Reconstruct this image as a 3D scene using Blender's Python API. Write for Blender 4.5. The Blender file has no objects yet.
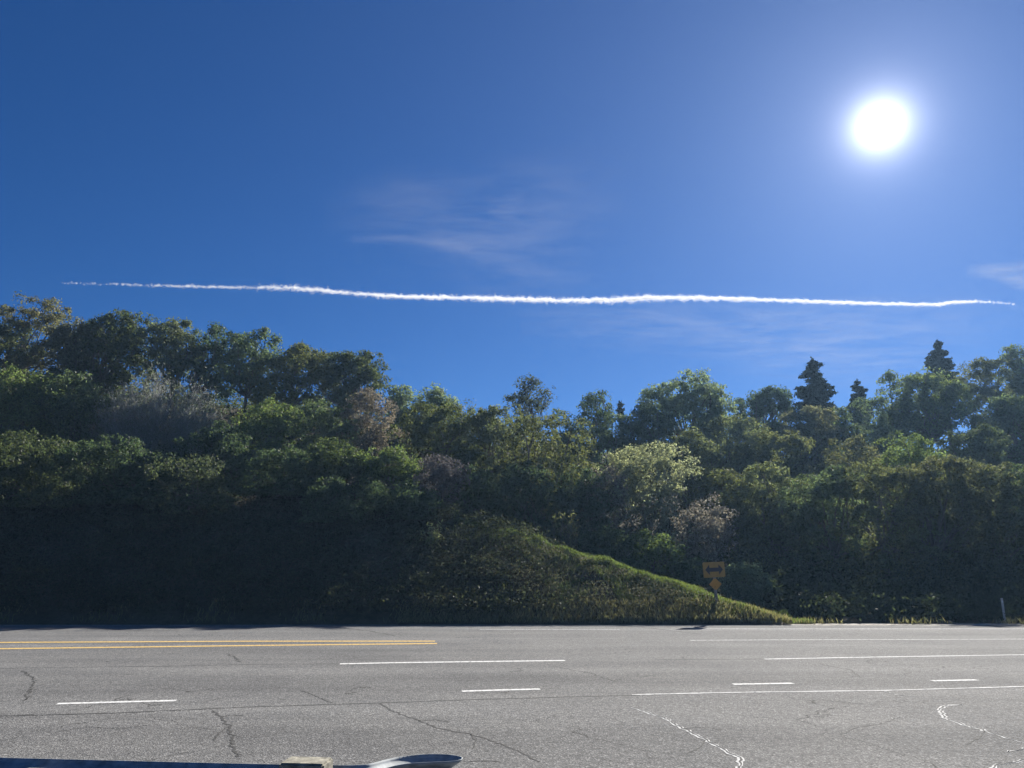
import bpy, bmesh, math, random
import numpy as np
from mathutils import Vector

R = math.radians
SC = bpy.context.scene
COL = SC.collection
W_, H_ = 1024, 768
FPX = 760.0                     # focal length in pixels
CAM_H = 2.0
PITCH = R(13.9)
CP, SP = math.cos(PITCH), math.sin(PITCH)
SUN_EL, SUN_AZ = R(29.4), R(28.6)   # azimuth to the right of +Y
EDGE = 31.0                     # far edge of the pavement
rng = np.random.default_rng(11)
random.seed(11)

# ---------------------------------------------------------------- camera maths
def ray(px, py):
    u, v = px - W_/2, H_/2 - py
    return np.array([u, FPX*CP - v*SP, v*CP + FPX*SP])
def at(px, py, Y):
    d = ray(px, py); d = d*(Y/d[1])
    return np.array([d[0], Y, CAM_H + d[2]])
def ground(px, py, z=0.0):
    d = ray(px, py); t = (z - CAM_H)/d[2]
    return np.array([d[0]*t, d[1]*t, z])

def smooth(a, b, x):
    t = np.clip((np.asarray(x, float) - a)/(b - a), 0, 1)
    return t*t*(3 - 2*t)

def terrain(x, y):
    x = np.asarray(x, float); y = np.asarray(y, float)
    d = np.maximum(y - EDGE, 0)
    wl = 1 - smooth(-7, 7, x)
    gain = 1 + 0.008*np.clip(-x - 8, 0, 45)*smooth(14, 30, d)
    zl = np.where(d < 7, 0.58*d, np.where(d < 41, 4.06 + 0.33*(d - 7), 15.28 + 0.02*(d - 41)))*gain
    zr = np.clip(d - 16, 0, 38)*0.38 + np.clip(d - 54, 0, 400)*0.02
    base = wl*zl + (1 - wl)*zr
    cap = np.clip(4.3*(11.0 - x)/13.3, 0, 6.5)
    nose = np.minimum(0.54*d, cap + 0.04*d*(cap > 0))*smooth(20, 11, d)
    z = np.maximum(base, nose)
    bump = (np.sin(x*1.31 + y*0.7)*np.sin(y*1.07 - x*0.4) + 0.6*np.sin(x*2.9 + 1.3)*np.sin(y*2.3 + 0.4))*0.13
    bump = bump + 0.10*np.sin(x*4.3 + 2*np.sin(y*1.9))*np.sin(y*3.7 + x)*smooth(2, 4, d)
    far = (np.sin(x*0.11 + 1)*np.sin(y*0.09))*0.8
    return z + bump*smooth(0.3, 3, d) + far*smooth(25, 60, d)

# ---------------------------------------------------------------- materials
def mat(name):
    m = bpy.data.materials.new(name); m.use_nodes = True
    nt = m.node_tree
    for n in list(nt.nodes): nt.nodes.remove(n)
    out = nt.nodes.new('ShaderNodeOutputMaterial')
    return m, nt, out
def N(nt, t, **kw):
    n = nt.nodes.new(t)
    for k, v in kw.items():
        if k in n.inputs.keys(): n.inputs[k].default_value = v
        else: setattr(n, k, v)
    return n
def L(nt, a, b): nt.links.new(a, b)
def ramp(nt, fac, stops):
    r = nt.nodes.new('ShaderNodeValToRGB')
    e = r.color_ramp.elements
    while len(e) < len(stops): e.new(0.5)
    for k, (p, c) in enumerate(stops):
        e[k].position = p; e[k].color = (*c, 1) if len(c) == 3 else c
    L(nt, fac, r.inputs[0]); return r.outputs[0]
def objco(nt):
    return nt.nodes.new('ShaderNodeTexCoord').outputs['Object']
def noise(nt, co, scale, detail=4, rough=0.55):
    n = nt.nodes.new('ShaderNodeTexNoise')
    n.inputs['Scale'].default_value = scale; n.inputs['Detail'].default_value = detail
    n.inputs['Roughness'].default_value = rough
    L(nt, co, n.inputs['Vector']); return n.outputs['Fac']

def leaf_material(name, transl=0.52, gloss=0.018, rough=0.5, tint=(1.12, 1.20, 0.80)):
    """foliage: colour of the plant (object colour) varied leaf by leaf, lit through from behind"""
    m, nt, out = mat(name)
    oi = nt.nodes.new('ShaderNodeObjectInfo')
    av = nt.nodes.new('ShaderNodeAttribute'); av.attribute_name = 'v'
    hsv = nt.nodes.new('ShaderNodeHueSaturation')
    L(nt, oi.outputs['Color'], hsv.inputs['Color'])
    mh = N(nt, 'ShaderNodeMapRange'); mh.inputs[3].default_value = 0.475; mh.inputs[4].default_value = 0.52
    L(nt, av.outputs['Fac'], mh.inputs[0]); L(nt, mh.outputs[0], hsv.inputs['Hue'])
    wn = nt.nodes.new('ShaderNodeTexWhiteNoise'); wn.noise_dimensions = '1D'
    L(nt, av.outputs['Fac'], wn.inputs['W'])
    mv = N(nt, 'ShaderNodeMapRange'); mv.inputs[3].default_value = 0.6; mv.inputs[4].default_value = 1.5
    L(nt, wn.outputs['Value'], mv.inputs[0]); L(nt, mv.outputs[0], hsv.inputs['Value'])
    dif = nt.nodes.new('ShaderNodeBsdfDiffuse'); L(nt, hsv.outputs[0], dif.inputs[0])
    tr = nt.nodes.new('ShaderNodeBsdfTranslucent')
    ty = N(nt, 'ShaderNodeMixRGB', blend_type='MULTIPLY'); ty.inputs[0].default_value = 1
    L(nt, hsv.outputs[0], ty.inputs[1]); ty.inputs[2].default_value = (*tint, 1)
    L(nt, ty.outputs[0], tr.inputs[0])
    mx = nt.nodes.new('ShaderNodeMixShader'); mx.inputs[0].default_value = transl
    L(nt, dif.outputs[0], mx.inputs[1]); L(nt, tr.outputs[0], mx.inputs[2])
    gl = N(nt, 'ShaderNodeBsdfGlossy'); gl.inputs['Roughness'].default_value = rough
    gl.inputs['Color'].default_value = (0.9, 0.9, 0.9, 1)
    m2 = nt.nodes.new('ShaderNodeMixShader'); m2.inputs[0].default_value = gloss
    L(nt, mx.outputs[0], m2.inputs[1]); L(nt, gl.outputs[0], m2.inputs[2])
    L(nt, m2.outputs[0], out.inputs[0])
    return m

def plain(name, c1, c2, scale, rough=0.8, bump=0.0, metal=0.0, spec=0.5):
    m, nt, out = mat(name)
    co = objco(nt); n = noise(nt, co, scale, 6)
    col = ramp(nt, n, [(0.3, c1), (0.7, c2)])
    p = nt.nodes.new('ShaderNodeBsdfPrincipled')
    p.inputs['Roughness'].default_value = rough; p.inputs['Metallic'].default_value = metal
    p.inputs['Specular IOR Level'].default_value = spec
    L(nt, col, p.inputs['Base Color'])
    if bump:
        b = N(nt, 'ShaderNodeBump'); b.inputs['Strength'].default_value = bump; b.inputs['Distance'].default_value = 0.02
        L(nt, n, b.inputs['Height']); L(nt, b.outputs[0], p.inputs['Normal'])
    L(nt, p.outputs[0], out.inputs[0]); return m

M_LEAF = leaf_material('leaves')
M_DRY = leaf_material('dry_leaves', 0.42, 0.012, tint=(1.0, 0.98, 0.9))
M_NEEDLE = leaf_material('needles', 0.25, 0.02)
M_GRASS = leaf_material('grass_blades', 0.5, 0.015)
M_BARK = plain('bark', (0.07, 0.055, 0.045), (0.16, 0.13, 0.105), 6, 0.9, 0.6)
M_TWIG = plain('grey_twigs', (0.15, 0.14, 0.13), (0.26, 0.25, 0.23), 5, 0.9)

def asphalt():
    m, nt, out = mat('asphalt')
    co = objco(nt)
    grain = nt.nodes.new('ShaderNodeTexVoronoi'); grain.inputs['Scale'].default_value = 58
    L(nt, co, grain.inputs['Vector'])
    sep = nt.nodes.new('ShaderNodeSeparateColor'); L(nt, grain.outputs['Color'], sep.inputs[0])
    n2 = noise(nt, co, 9, 8, 0.75)
    mp = nt.nodes.new('ShaderNodeMapping'); mp.inputs['Scale'].default_value = (0.05, 0.55, 1)
    mp.inputs['Rotation'].default_value = (0, 0, R(2.5))
    L(nt, co, mp.inputs[0])
    band = noise(nt, mp.outputs[0], 1.0, 5, 0.6)
    big = noise(nt, co, 0.35, 5, 0.6)
    c = ramp(nt, sep.outputs[0], [(0.0, (0.080, 0.081, 0.083)), (0.45, (0.142, 0.143, 0.144)), (0.85, (0.185, 0.186, 0.187)), (1.0, (0.34, 0.34, 0.34))])
    c2 = ramp(nt, n2, [(0.25, (0.62, 0.62, 0.62)), (0.75, (1.32, 1.31, 1.3))])
    c3 = ramp(nt, band, [(0.3, (0.74, 0.74, 0.745)), (0.7, (1.20, 1.195, 1.18))])
    c4 = ramp(nt, big, [(0.3, (0.86, 0.86, 0.87)), (0.7, (1.12, 1.11, 1.09))])
    # fine craze cracks
    wob = nt.nodes.new('ShaderNodeTexNoise'); wob.inputs['Scale'].default_value = 1.6; wob.inputs['Detail'].default_value = 6
    L(nt, co, wob.inputs['Vector'])
    wa = N(nt, 'ShaderNodeMixRGB', blend_type='ADD'); wa.inputs[0].default_value = 0.9
    L(nt, co, wa.inputs[1]); L(nt, wob.outputs['Color'], wa.inputs[2])
    vc = nt.nodes.new('ShaderNodeTexVoronoi'); vc.feature = 'DISTANCE_TO_EDGE'; vc.inputs['Scale'].default_value = 0.42
    L(nt, wa.outputs[0], vc.inputs['Vector'])
    ck = N(nt, 'ShaderNodeMapRange'); ck.inputs[1].default_value = 0.002; ck.inputs[2].default_value = 0.007; ck.inputs[3].default_value = 1; ck.inputs[4].default_value = 0
    L(nt, vc.outputs['Distance'], ck.inputs[0])
    msk = N(nt, 'ShaderNodeMapRange'); msk.inputs[1].default_value = 0.46; msk.inputs[2].default_value = 0.60; L(nt, noise(nt, co, 0.28, 3), msk.inputs[0])
    cm = N(nt, 'ShaderNodeMath', operation='MULTIPLY'); L(nt, ck.outputs[0], cm.inputs[0]); L(nt, msk.outputs[0], cm.inputs[1])
    ckc = ramp(nt, cm.outputs[0], [(0.0, (1, 1, 1)), (1.0, (0.32, 0.32, 0.32))])
    cur = c
    for cc in (c2, c3, c4, ckc):
        mm = N(nt, 'ShaderNodeMixRGB', blend_type='MULTIPLY'); mm.inputs[0].default_value = 1
        L(nt, cur, mm.inputs[1]); L(nt, cc, mm.inputs[2]); cur = mm.outputs[0]
    p = nt.nodes.new('ShaderNodeBsdfPrincipled')
    p.inputs['Roughness'].default_value = 0.95; p.inputs['Specular IOR Level'].default_value = 0.12
    L(nt, cur, p.inputs['Base Color'])
    b = N(nt, 'ShaderNodeBump'); b.inputs['Strength'].default_value = 0.65; b.inputs['Distance'].default_value = 0.012
    ad = N(nt, 'ShaderNodeMath', operation='ADD'); L(nt, grain.outputs['Distance'], ad.inputs[0]); L(nt, n2, ad.inputs[1])
    L(nt, ad.outputs[0], b.inputs['Height']); L(nt, b.outputs[0], p.inputs['Normal'])
    L(nt, p.outputs[0], out.inputs[0]); return m
M_ASPHALT = asphalt()

def paint(name, c, wear):
    """road paint, worn through to the asphalt in places"""
    m, nt, out = mat(name)
    co = objco(nt); n = noise(nt, co, 14, 8, 0.7)
    col = ramp(nt, n, [(wear - 0.08, (0.10, 0.10, 0.10)), (wear + 0.08, c)])
    p = nt.nodes.new('ShaderNodeBsdfPrincipled'); p.inputs['Roughness'].default_value = 0.95; p.inputs['Specular IOR Level'].default_value = 0.1
    L(nt, col, p.inputs['Base Color']); L(nt, p.outputs[0], out.inputs[0]); return m
M_WHITE = paint('white_road_paint', (0.66, 0.66, 0.65), 0.42)
M_WHITE_WORN = paint('worn_white_road_paint', (0.50, 0.50, 0.49), 0.46)
M_YELLOW = paint('yellow_road_paint', (0.62, 0.42, 0.14), 0.44)
M_CRACK = plain('crack_gap', (0.012, 0.012, 0.012), (0.03, 0.03, 0.03), 20, 0.95)
M_SEAL = plain('crack_sealant', (0.02, 0.02, 0.022), (0.05, 0.05, 0.05), 30, 0.28, 0.4)
M_LIP_GLINT = plain('crack_lip_glint', (0.36, 0.36, 0.355), (0.66, 0.66, 0.65), 25, 0.95, spec=0.1)  # sun shine on the crack filler, painted as a pale colour
M_VERGE = plain('gravel_verge', (0.16, 0.14, 0.115), (0.36, 0.33, 0.28), 9, 0.95, 0.6)

def earth():
    m, nt, out = mat('hill_earth')
    co = objco(nt)
    a = noise(nt, co, 0.45, 8, 0.65); b_ = noise(nt, co, 5.5, 8, 0.7)
    ca = ramp(nt, a, [(0.35, (0.05, 0.048, 0.028)), (0.55, (0.095, 0.078, 0.052)), (0.72, (0.055, 0.06, 0.028))])
    cb = ramp(nt, b_, [(0.3, (0.5, 0.5, 0.5)), (0.7, (1.4, 1.35, 1.3))])
    mm = N(nt, 'ShaderNodeMixRGB', blend_type='MULTIPLY'); mm.inputs[0].default_value = 1
    L(nt, ca, mm.inputs[1]); L(nt, cb, mm.inputs[2])
    p = nt.nodes.new('ShaderNodeBsdfPrincipled'); p.inputs['Roughness'].default_value = 0.95
    p.inputs['Specular IOR Level'].default_value = 0.1
    L(nt, mm.outputs[0], p.inputs['Base Color'])
    b = N(nt, 'ShaderNodeBump'); b.inputs['Strength'].default_value = 0.8; b.inputs['Distance'].default_value = 0.12
    L(nt, b_, b.inputs['Height']); L(nt, b.outputs[0], p.inputs['Normal'])
    L(nt, p.outputs[0], out.inputs[0]); return m
M_EARTH = earth()

# ---------------------------------------------------------------- object helpers
def link(name, me, parent=None, loc=None):
    o = bpy.data.objects.new(name, me); COL.objects.link(o)
    if parent: o.parent = parent
    if loc is not None: o.location = loc
    return o
def tag(o, label=None, cat=None, group=None, kind=None):
    if label: o['label'] = label
    if cat: o['category'] = cat
    if group: o['group'] = group
    if kind: o['kind'] = kind
    return o
def thing(name, loc, label, cat, group=None):
    o = bpy.data.objects.new(name, None); COL.objects.link(o)
    o.location = loc; o.empty_display_size = 0.3
    return tag(o, label, cat, group)

def mesh_np(name, v, faces_idx, nper, mt, attr=None, smooth_=False):
    """mesh from numpy: v (n,3), faces_idx flat, nper corners per face"""
    me = bpy.data.meshes.new(name)
    v = np.ascontiguousarray(v, dtype=np.float32); f = np.ascontiguousarray(faces_idx, dtype=np.int32).ravel()
    nf = len(f)//nper
    me.vertices.add(len(v)); me.vertices.foreach_set('co', v.ravel())
    me.loops.add(len(f)); me.loops.foreach_set('vertex_index', f)
    me.polygons.add(nf); me.polygons.foreach_set('loop_start', np.arange(0, nf*nper, nper, dtype=np.int32))
    if smooth_: me.polygons.foreach_set('use_smooth', np.ones(nf, dtype=bool))
    me.update(calc_edges=True)
    if attr is not None:
        a = me.attributes.new('v', 'FLOAT', 'FACE'); a.data.foreach_set('value', np.ascontiguousarray(attr, dtype=np.float32))
    me.materials.append(mt)
    return me

def unit(a): return a/np.maximum(np.linalg.norm(a, axis=-1, keepdims=True), 1e-9)
def leaf_mesh(name, p, n, ln, wd, mt, tang=None):
    """one small pointed blade per point"""
    k = len(p)
    n = unit(n)
    t = rng.normal(size=(k, 3)) if tang is None else tang
    t = unit(t - n*(t*n).sum(1, keepdims=True)); b = np.cross(n, t)
    ln = (np.broadcast_to(ln, k)*rng.uniform(0.65, 1.3, k))[:, None]
    wd = (np.broadcast_to(wd, k)*rng.uniform(0.7, 1.25, k))[:, None]
    v = np.empty((k, 4, 3))
    v[:, 0] = p - t*ln*0.5; v[:, 1] = p + b*wd*0.5 + t*ln*0.06
    v[:, 2] = p + t*ln*0.5; v[:, 3] = p - b*wd*0.5 + t*ln*0.06
    return mesh_np(name, v.reshape(-1, 3), np.arange(4*k), 4, mt, rng.random(k))

def tube_mesh(name, paths, mt, sides=6):
    """tapered limbs: each path is a list of (point, radius)"""
    V, F, base = [], [], 0
    for pts in paths:
        P = np.array([q[0] for q in pts], float); rad = np.array([q[1] for q in pts], float)
        T = unit(np.gradient(P, axis=0))
        up = np.array([0.13, 0.97, 0.2]); A = unit(np.cross(T, up)); B = np.cross(T, A)
        ang = np.linspace(0, 2*math.pi, sides, endpoint=False)
        ring = (np.cos(ang)[None, :, None]*A[:, None] + np.sin(ang)[None, :, None]*B[:, None])*rad[:, None, None] + P[:, None]
        V.append(ring.reshape(-1, 3)); n = len(P)
        for i in range(n - 1):
            for j in range(sides):
                j2 = (j + 1) % sides
                F += [base + i*sides + j, base + i*sides + j2, base + (i + 1)*sides + j2, base + (i + 1)*sides + j]
        base += n*sides
    return mesh_np(name, np.concatenate(V), np.array(F), 4, mt, None, True)

def bent(p0, p1, r0, r1, n=5, wob=0.08):
    p0, p1 = np.array(p0, float), np.array(p1, float)
    ln = np.linalg.norm(p1 - p0); out = []
    off = rng.normal(size=3)*wob*ln
    for i in range(n):
        t = i/(n - 1)
        q = p0*(1 - t) + p1*t + off*math.sin(math.pi*t) + rng.normal(size=3)*wob*0.25*ln*(0 < t < 1)
        out.append((q, r0*(1 - t) + r1*t))
    return out

# ---------------------------------------------------------------- plants
def lobes_crown(rx, ry, rz, n_lobes, lobe=0.36, low=-0.75, top_bias=0.25):
    """lobe centres spread through an ellipsoid, and lobe radii"""
    c = []
    while len(c) < n_lobes:
        d = unit(rng.normal(size=3)[None])[0]
        d[2] += top_bias
        d = unit(d[None])[0]
        if d[2] < low: continue
        c.append(d*rng.uniform(0.42, 0.80))
    c = np.array(c)*np.array([rx, ry, rz])
    r = rng.uniform(0.65, 1.25, n_lobes)*lobe*(rx*ry*rz)**(1/3)
    return c, r
def lobe_leaves(c, r, cl_r, per, cover, keep_back=0.6):
    """clumps of leaves over the lobes' surfaces, and some inside"""
    P, Nn = [], []
    for k in range(len(c)):
        m = max(6, int(cover*4*math.pi*r[k]**2/(math.pi*cl_r**2)))
        d = unit(rng.normal(size=(m, 3)) + np.array([0, -0.12, 0.25]))
        q = c[k] + d*r[k]*rng.uniform(0.6, 1.08, (m, 1))*np.array([1.08, 1.08, 0.86])
        inside = np.zeros(m, bool)
        for j in range(len(c)):
            if j != k: inside |= np.linalg.norm((q - c[j])/np.array([1.08, 1.08, 0.86]), axis=1) < 0.62*r[j]
        keep = (~inside | (rng.random(m) < 0.25)) & ((q[:, 1] < 0.35*abs(c[:, 1]).max()) | (rng.random(m) < keep_back))
        q, d = q[keep], d[keep]
        cnt = np.maximum(3, (per*rng.uniform(0.35, 1.5, len(q))).astype(int))
        sz = np.repeat(cl_r*rng.uniform(0.55, 1.2, len(q)), cnt)[:, None]
        od = unit(rng.normal(size=(cnt.sum(), 3)) + np.repeat(d, cnt, 0)*0.6 + np.array([0, 0, 0.55]))
        qq = np.repeat(q, cnt, 0) + od*sz*(rng.random((cnt.sum(), 1))**0.5)*np.array([1.0, 1.0, 0.72]) + rng.normal(size=(cnt.sum(), 3))*0.06
        P.append(qq); Nn.append(od*0.9 + rng.normal(size=(cnt.sum(), 3))*0.55 + np.array([0, 0, 0.15]))
    return np.concatenate(P), np.concatenate(Nn)

def woody(base_z, c, r, h, stems=1, thick=0.16):
    """trunk or stems with limbs that run to the lobes"""
    paths = []
    top = np.array([c[:, 0].mean(), c[:, 1].mean(), c[:, 2].mean()])
    roots = [np.array([rng.normal()*0.12*h*(stems > 1), rng.normal()*0.12*h*(stems > 1), base_z]) for _ in range(stems)]
    forks = []
    for q in roots:
        f = q*0.45 + top*0.55 + rng.normal(size=3)*0.05*h
        paths.append(bent(q, f, thick, thick*0.6, 6, 0.06)); forks.append(f)
    for k in range(len(c)):
        f = forks[k % len(forks)]
        paths.append(bent(f, c[k] + (c[k] - f)*0.1, thick*0.42, thick*0.10, 5, 0.10))
    return paths

def broadleaf(name, cat, label, group, px, ytop, wpx, Y, color, style='round'):
    top = at(px, ytop, Y)
    X = top[0]; zg = float(terrain(X, Y)) - 0.1
    h = max(top[2] - zg, 1.2)
    w = wpx*math.hypot(X, Y)/FPX*(1.25 if group == G1 and px < 400 else 1.12)
    st = dict(round=(20, 0.40, 72, 1.05), airy=(22, 0.24, 34, 0.55), dome=(46, 0.28, 66, 1.35), tall=(25, 0.36, 72, 1.0),
              loose=(24, 0.34, 58, 0.85), dry=(24, 0.31, 48, 0.75))[style]
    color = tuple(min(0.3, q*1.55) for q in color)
    nl, lobe, per, cover = st
    rx = w*0.5/1.02; ry = min(rx*1.0, 3.6)
    ch = min(h*0.96, max(2.6*rx, 0.82*h)); rz = ch*0.5
    if rx*ry*rz < 1.5: nl = int(nl*0.6)
    c, r = lobes_crown(rx*0.93, ry*0.93, rz*0.95, nl, lobe)
    # fill towards the ground so a shrubby plant keeps its leaves low
    low = np.stack([rng.uniform(-0.7, 0.7, 7)*rx, rng.uniform(-0.8, 0.5, 7)*ry, rng.uniform(-1.0, -0.45, 7)*rz], 1)
    c = np.concatenate([c, low]); r = np.concatenate([r, rng.uniform(0.8, 1.2, 7)*lobe*0.9*(rx*ry*rz)**(1/3)])
    zc = h - (c[:, 2] + r*0.95).max()
    c[:, 2] += zc
    lf = 0.0036*Y
    p, n = lobe_leaves(c, r, 0.0115*Y, per, cover)
    p[:, 2] = np.maximum(p[:, 2], 0.05)
    root = thing(name, (X, Y, zg), label, cat, group)
    tw = link('trunk' if cat == 'tree' else 'stems', tube_mesh('wood', woody(-0.2, c, r, h, 1 if cat == 'tree' else 4, 0.02*h + 0.05 if cat == 'tree' else 0.05), M_BARK), root)
    cr = link('crown' if cat == 'tree' else 'foliage', leaf_mesh('leaves', p, n, lf, lf*0.55, M_DRY if style == 'dry' else M_LEAF), root)
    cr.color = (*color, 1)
    return root

def conifer(name, label, group, px, ytop, wpx, Y, color):
    top = at(px, ytop, Y); X = top[0]; zg = float(terrain(X, Y)) - 0.1
    h = top[2] - zg; rad = wpx*math.hypot(X, Y)/FPX*0.5
    hc = min(h*0.9, rad*3.2)
    P, Nn, paths = [], [], [[((0, 0, -0.3), 0.02*h + 0.08), ((0.05, 0, h*0.5), 0.012*h + 0.05), ((0, 0, h), 0.02)]]
    lev = int(hc/0.42)
    for i in range(lev):
        t = i/lev
        z = h - hc + hc*t
        rr = rad*(1 - t)**0.55*min(1, 0.45 + 2.2*t)*rng.uniform(0.75, 1.12)
        nb = max(4, int(9*(1 - t) + 3)); a0 = rng.random()*6.28
        for k in range(nb):
            a = a0 + k*2*math.pi/nb + rng.normal()*0.25; ln = rr*rng.uniform(0.4, 1.2)*(1 + 0.12*math.sin(z*1.7 + a))
            tip = np.array([math.cos(a)*ln, math.sin(a)*ln, z - 0.10*ln + 0.17*rng.normal()])
            if ln > 0.6: paths.append([((0, 0, z), 0.03), (tuple(tip*np.array([.6, .6, 0]) + np.array([0, 0, z - 0.05*ln])), 0.02), (tuple(tip), 0.008)])
            m = int(20 + 115*ln)
            s = rng.random(m)**0.6
            q = np.array([0, 0, z])*(1 - s[:, None]) + tip*s[:, None]
            q += rng.normal(size=(m, 3))*np.array([0.13, 0.13, 0.09])*(0.6 + ln*0.25)
            P.append(q); Nn.append(rng.normal(size=(m, 3)) + np.array([0, 0, 0.8]))
    tp = np.stack([rng.normal(size=24)*0.06, rng.normal(size=24)*0.06, h + rng.uniform(-0.7, 0.1, 24)], 1)
    P.append(tp); Nn.append(rng.normal(size=(24, 3)))
    root = thing(name, (X, Y, zg), label, 'conifer', group)
    link('trunk', tube_mesh('wood', paths, M_BARK, 5), root)
    cr = link('crown', leaf_mesh('needles', np.concatenate(P), np.concatenate(Nn), 0.0048*Y, 0.0022*Y, M_NEEDLE), root)
    cr.color = (*color, 1)
    return root

def twiggy(name, label, group, px, ytop, wpx, Y, color, leafy=0.4):
    """feathery shrub: fans of thin bare twigs with few small leaves"""
    top = at(px, ytop, Y); X = top[0]; zg = float(terrain(X, Y)) - 0.1
    h = max(top[2] - zg, 1.5); rx = wpx*math.hypot(X, Y)/FPX*0.5; ry = min(rx, 3.0)
    paths, tips = [], []
    nb = int(40 + 12*rx)
    for k in range(nb):
        a = rng.random()*6.28; s = math.sqrt(rng.random())
        tip = np.array([math.cos(a)*s*rx, math.sin(a)*s*ry, h*(1 - 0.42*s*s)*rng.uniform(0.6, 0.96)])
        b = np.array([tip[0]*0.35 + rng.normal()*0.1, tip[1]*0.35, -0.1])
        paths.append(bent(b, tip, 0.035, 0.012, 5, 0.06)); tips.append((b, tip))
    P, T = [], []
    for b, tip in tips:
        m = 210
        s = rng.uniform(0.35, 1.02, m)[:, None]
        q = b*(1 - s) + tip*s + rng.normal(size=(m, 3))*0.34
        P.append(q); T.append(unit((tip - b)[None]) + rng.normal(size=(m, 3))*0.45 + np.array([0, 0, 0.25]))
    P = np.concatenate(P); T = np.concatenate(T)
    root = thing(name, (X, Y, zg), label, 'shrub', group)
    link('branches', tube_mesh('wood', paths, M_TWIG, 5), root)
    tw = link('twigs', leaf_mesh('twigs', P, rng.normal(size=P.shape), 0.36, 0.024, M_DRY, T), root); tw.color = (*color, 1)
    m = int(len(P)*leafy)
    q = P[rng.integers(0, len(P), m)] + rng.normal(size=(m, 3))*0.1
    lv = link('foliage', leaf_mesh('leaves', q, rng.normal(size=(m, 3)), 0.13, 0.06, M_LEAF), root); lv.color = (color[0]*0.75, color[1]*0.8, color[2]*0.7, 1)
    return root

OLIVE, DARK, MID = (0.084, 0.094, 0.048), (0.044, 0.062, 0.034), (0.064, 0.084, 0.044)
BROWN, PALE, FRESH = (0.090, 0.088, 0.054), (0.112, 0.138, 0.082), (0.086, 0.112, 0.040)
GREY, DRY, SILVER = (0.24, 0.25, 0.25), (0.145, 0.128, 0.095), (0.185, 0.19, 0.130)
PINK, MAUVE = (0.14, 0.122, 0.10), (0.075, 0.07, 0.073)

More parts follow.
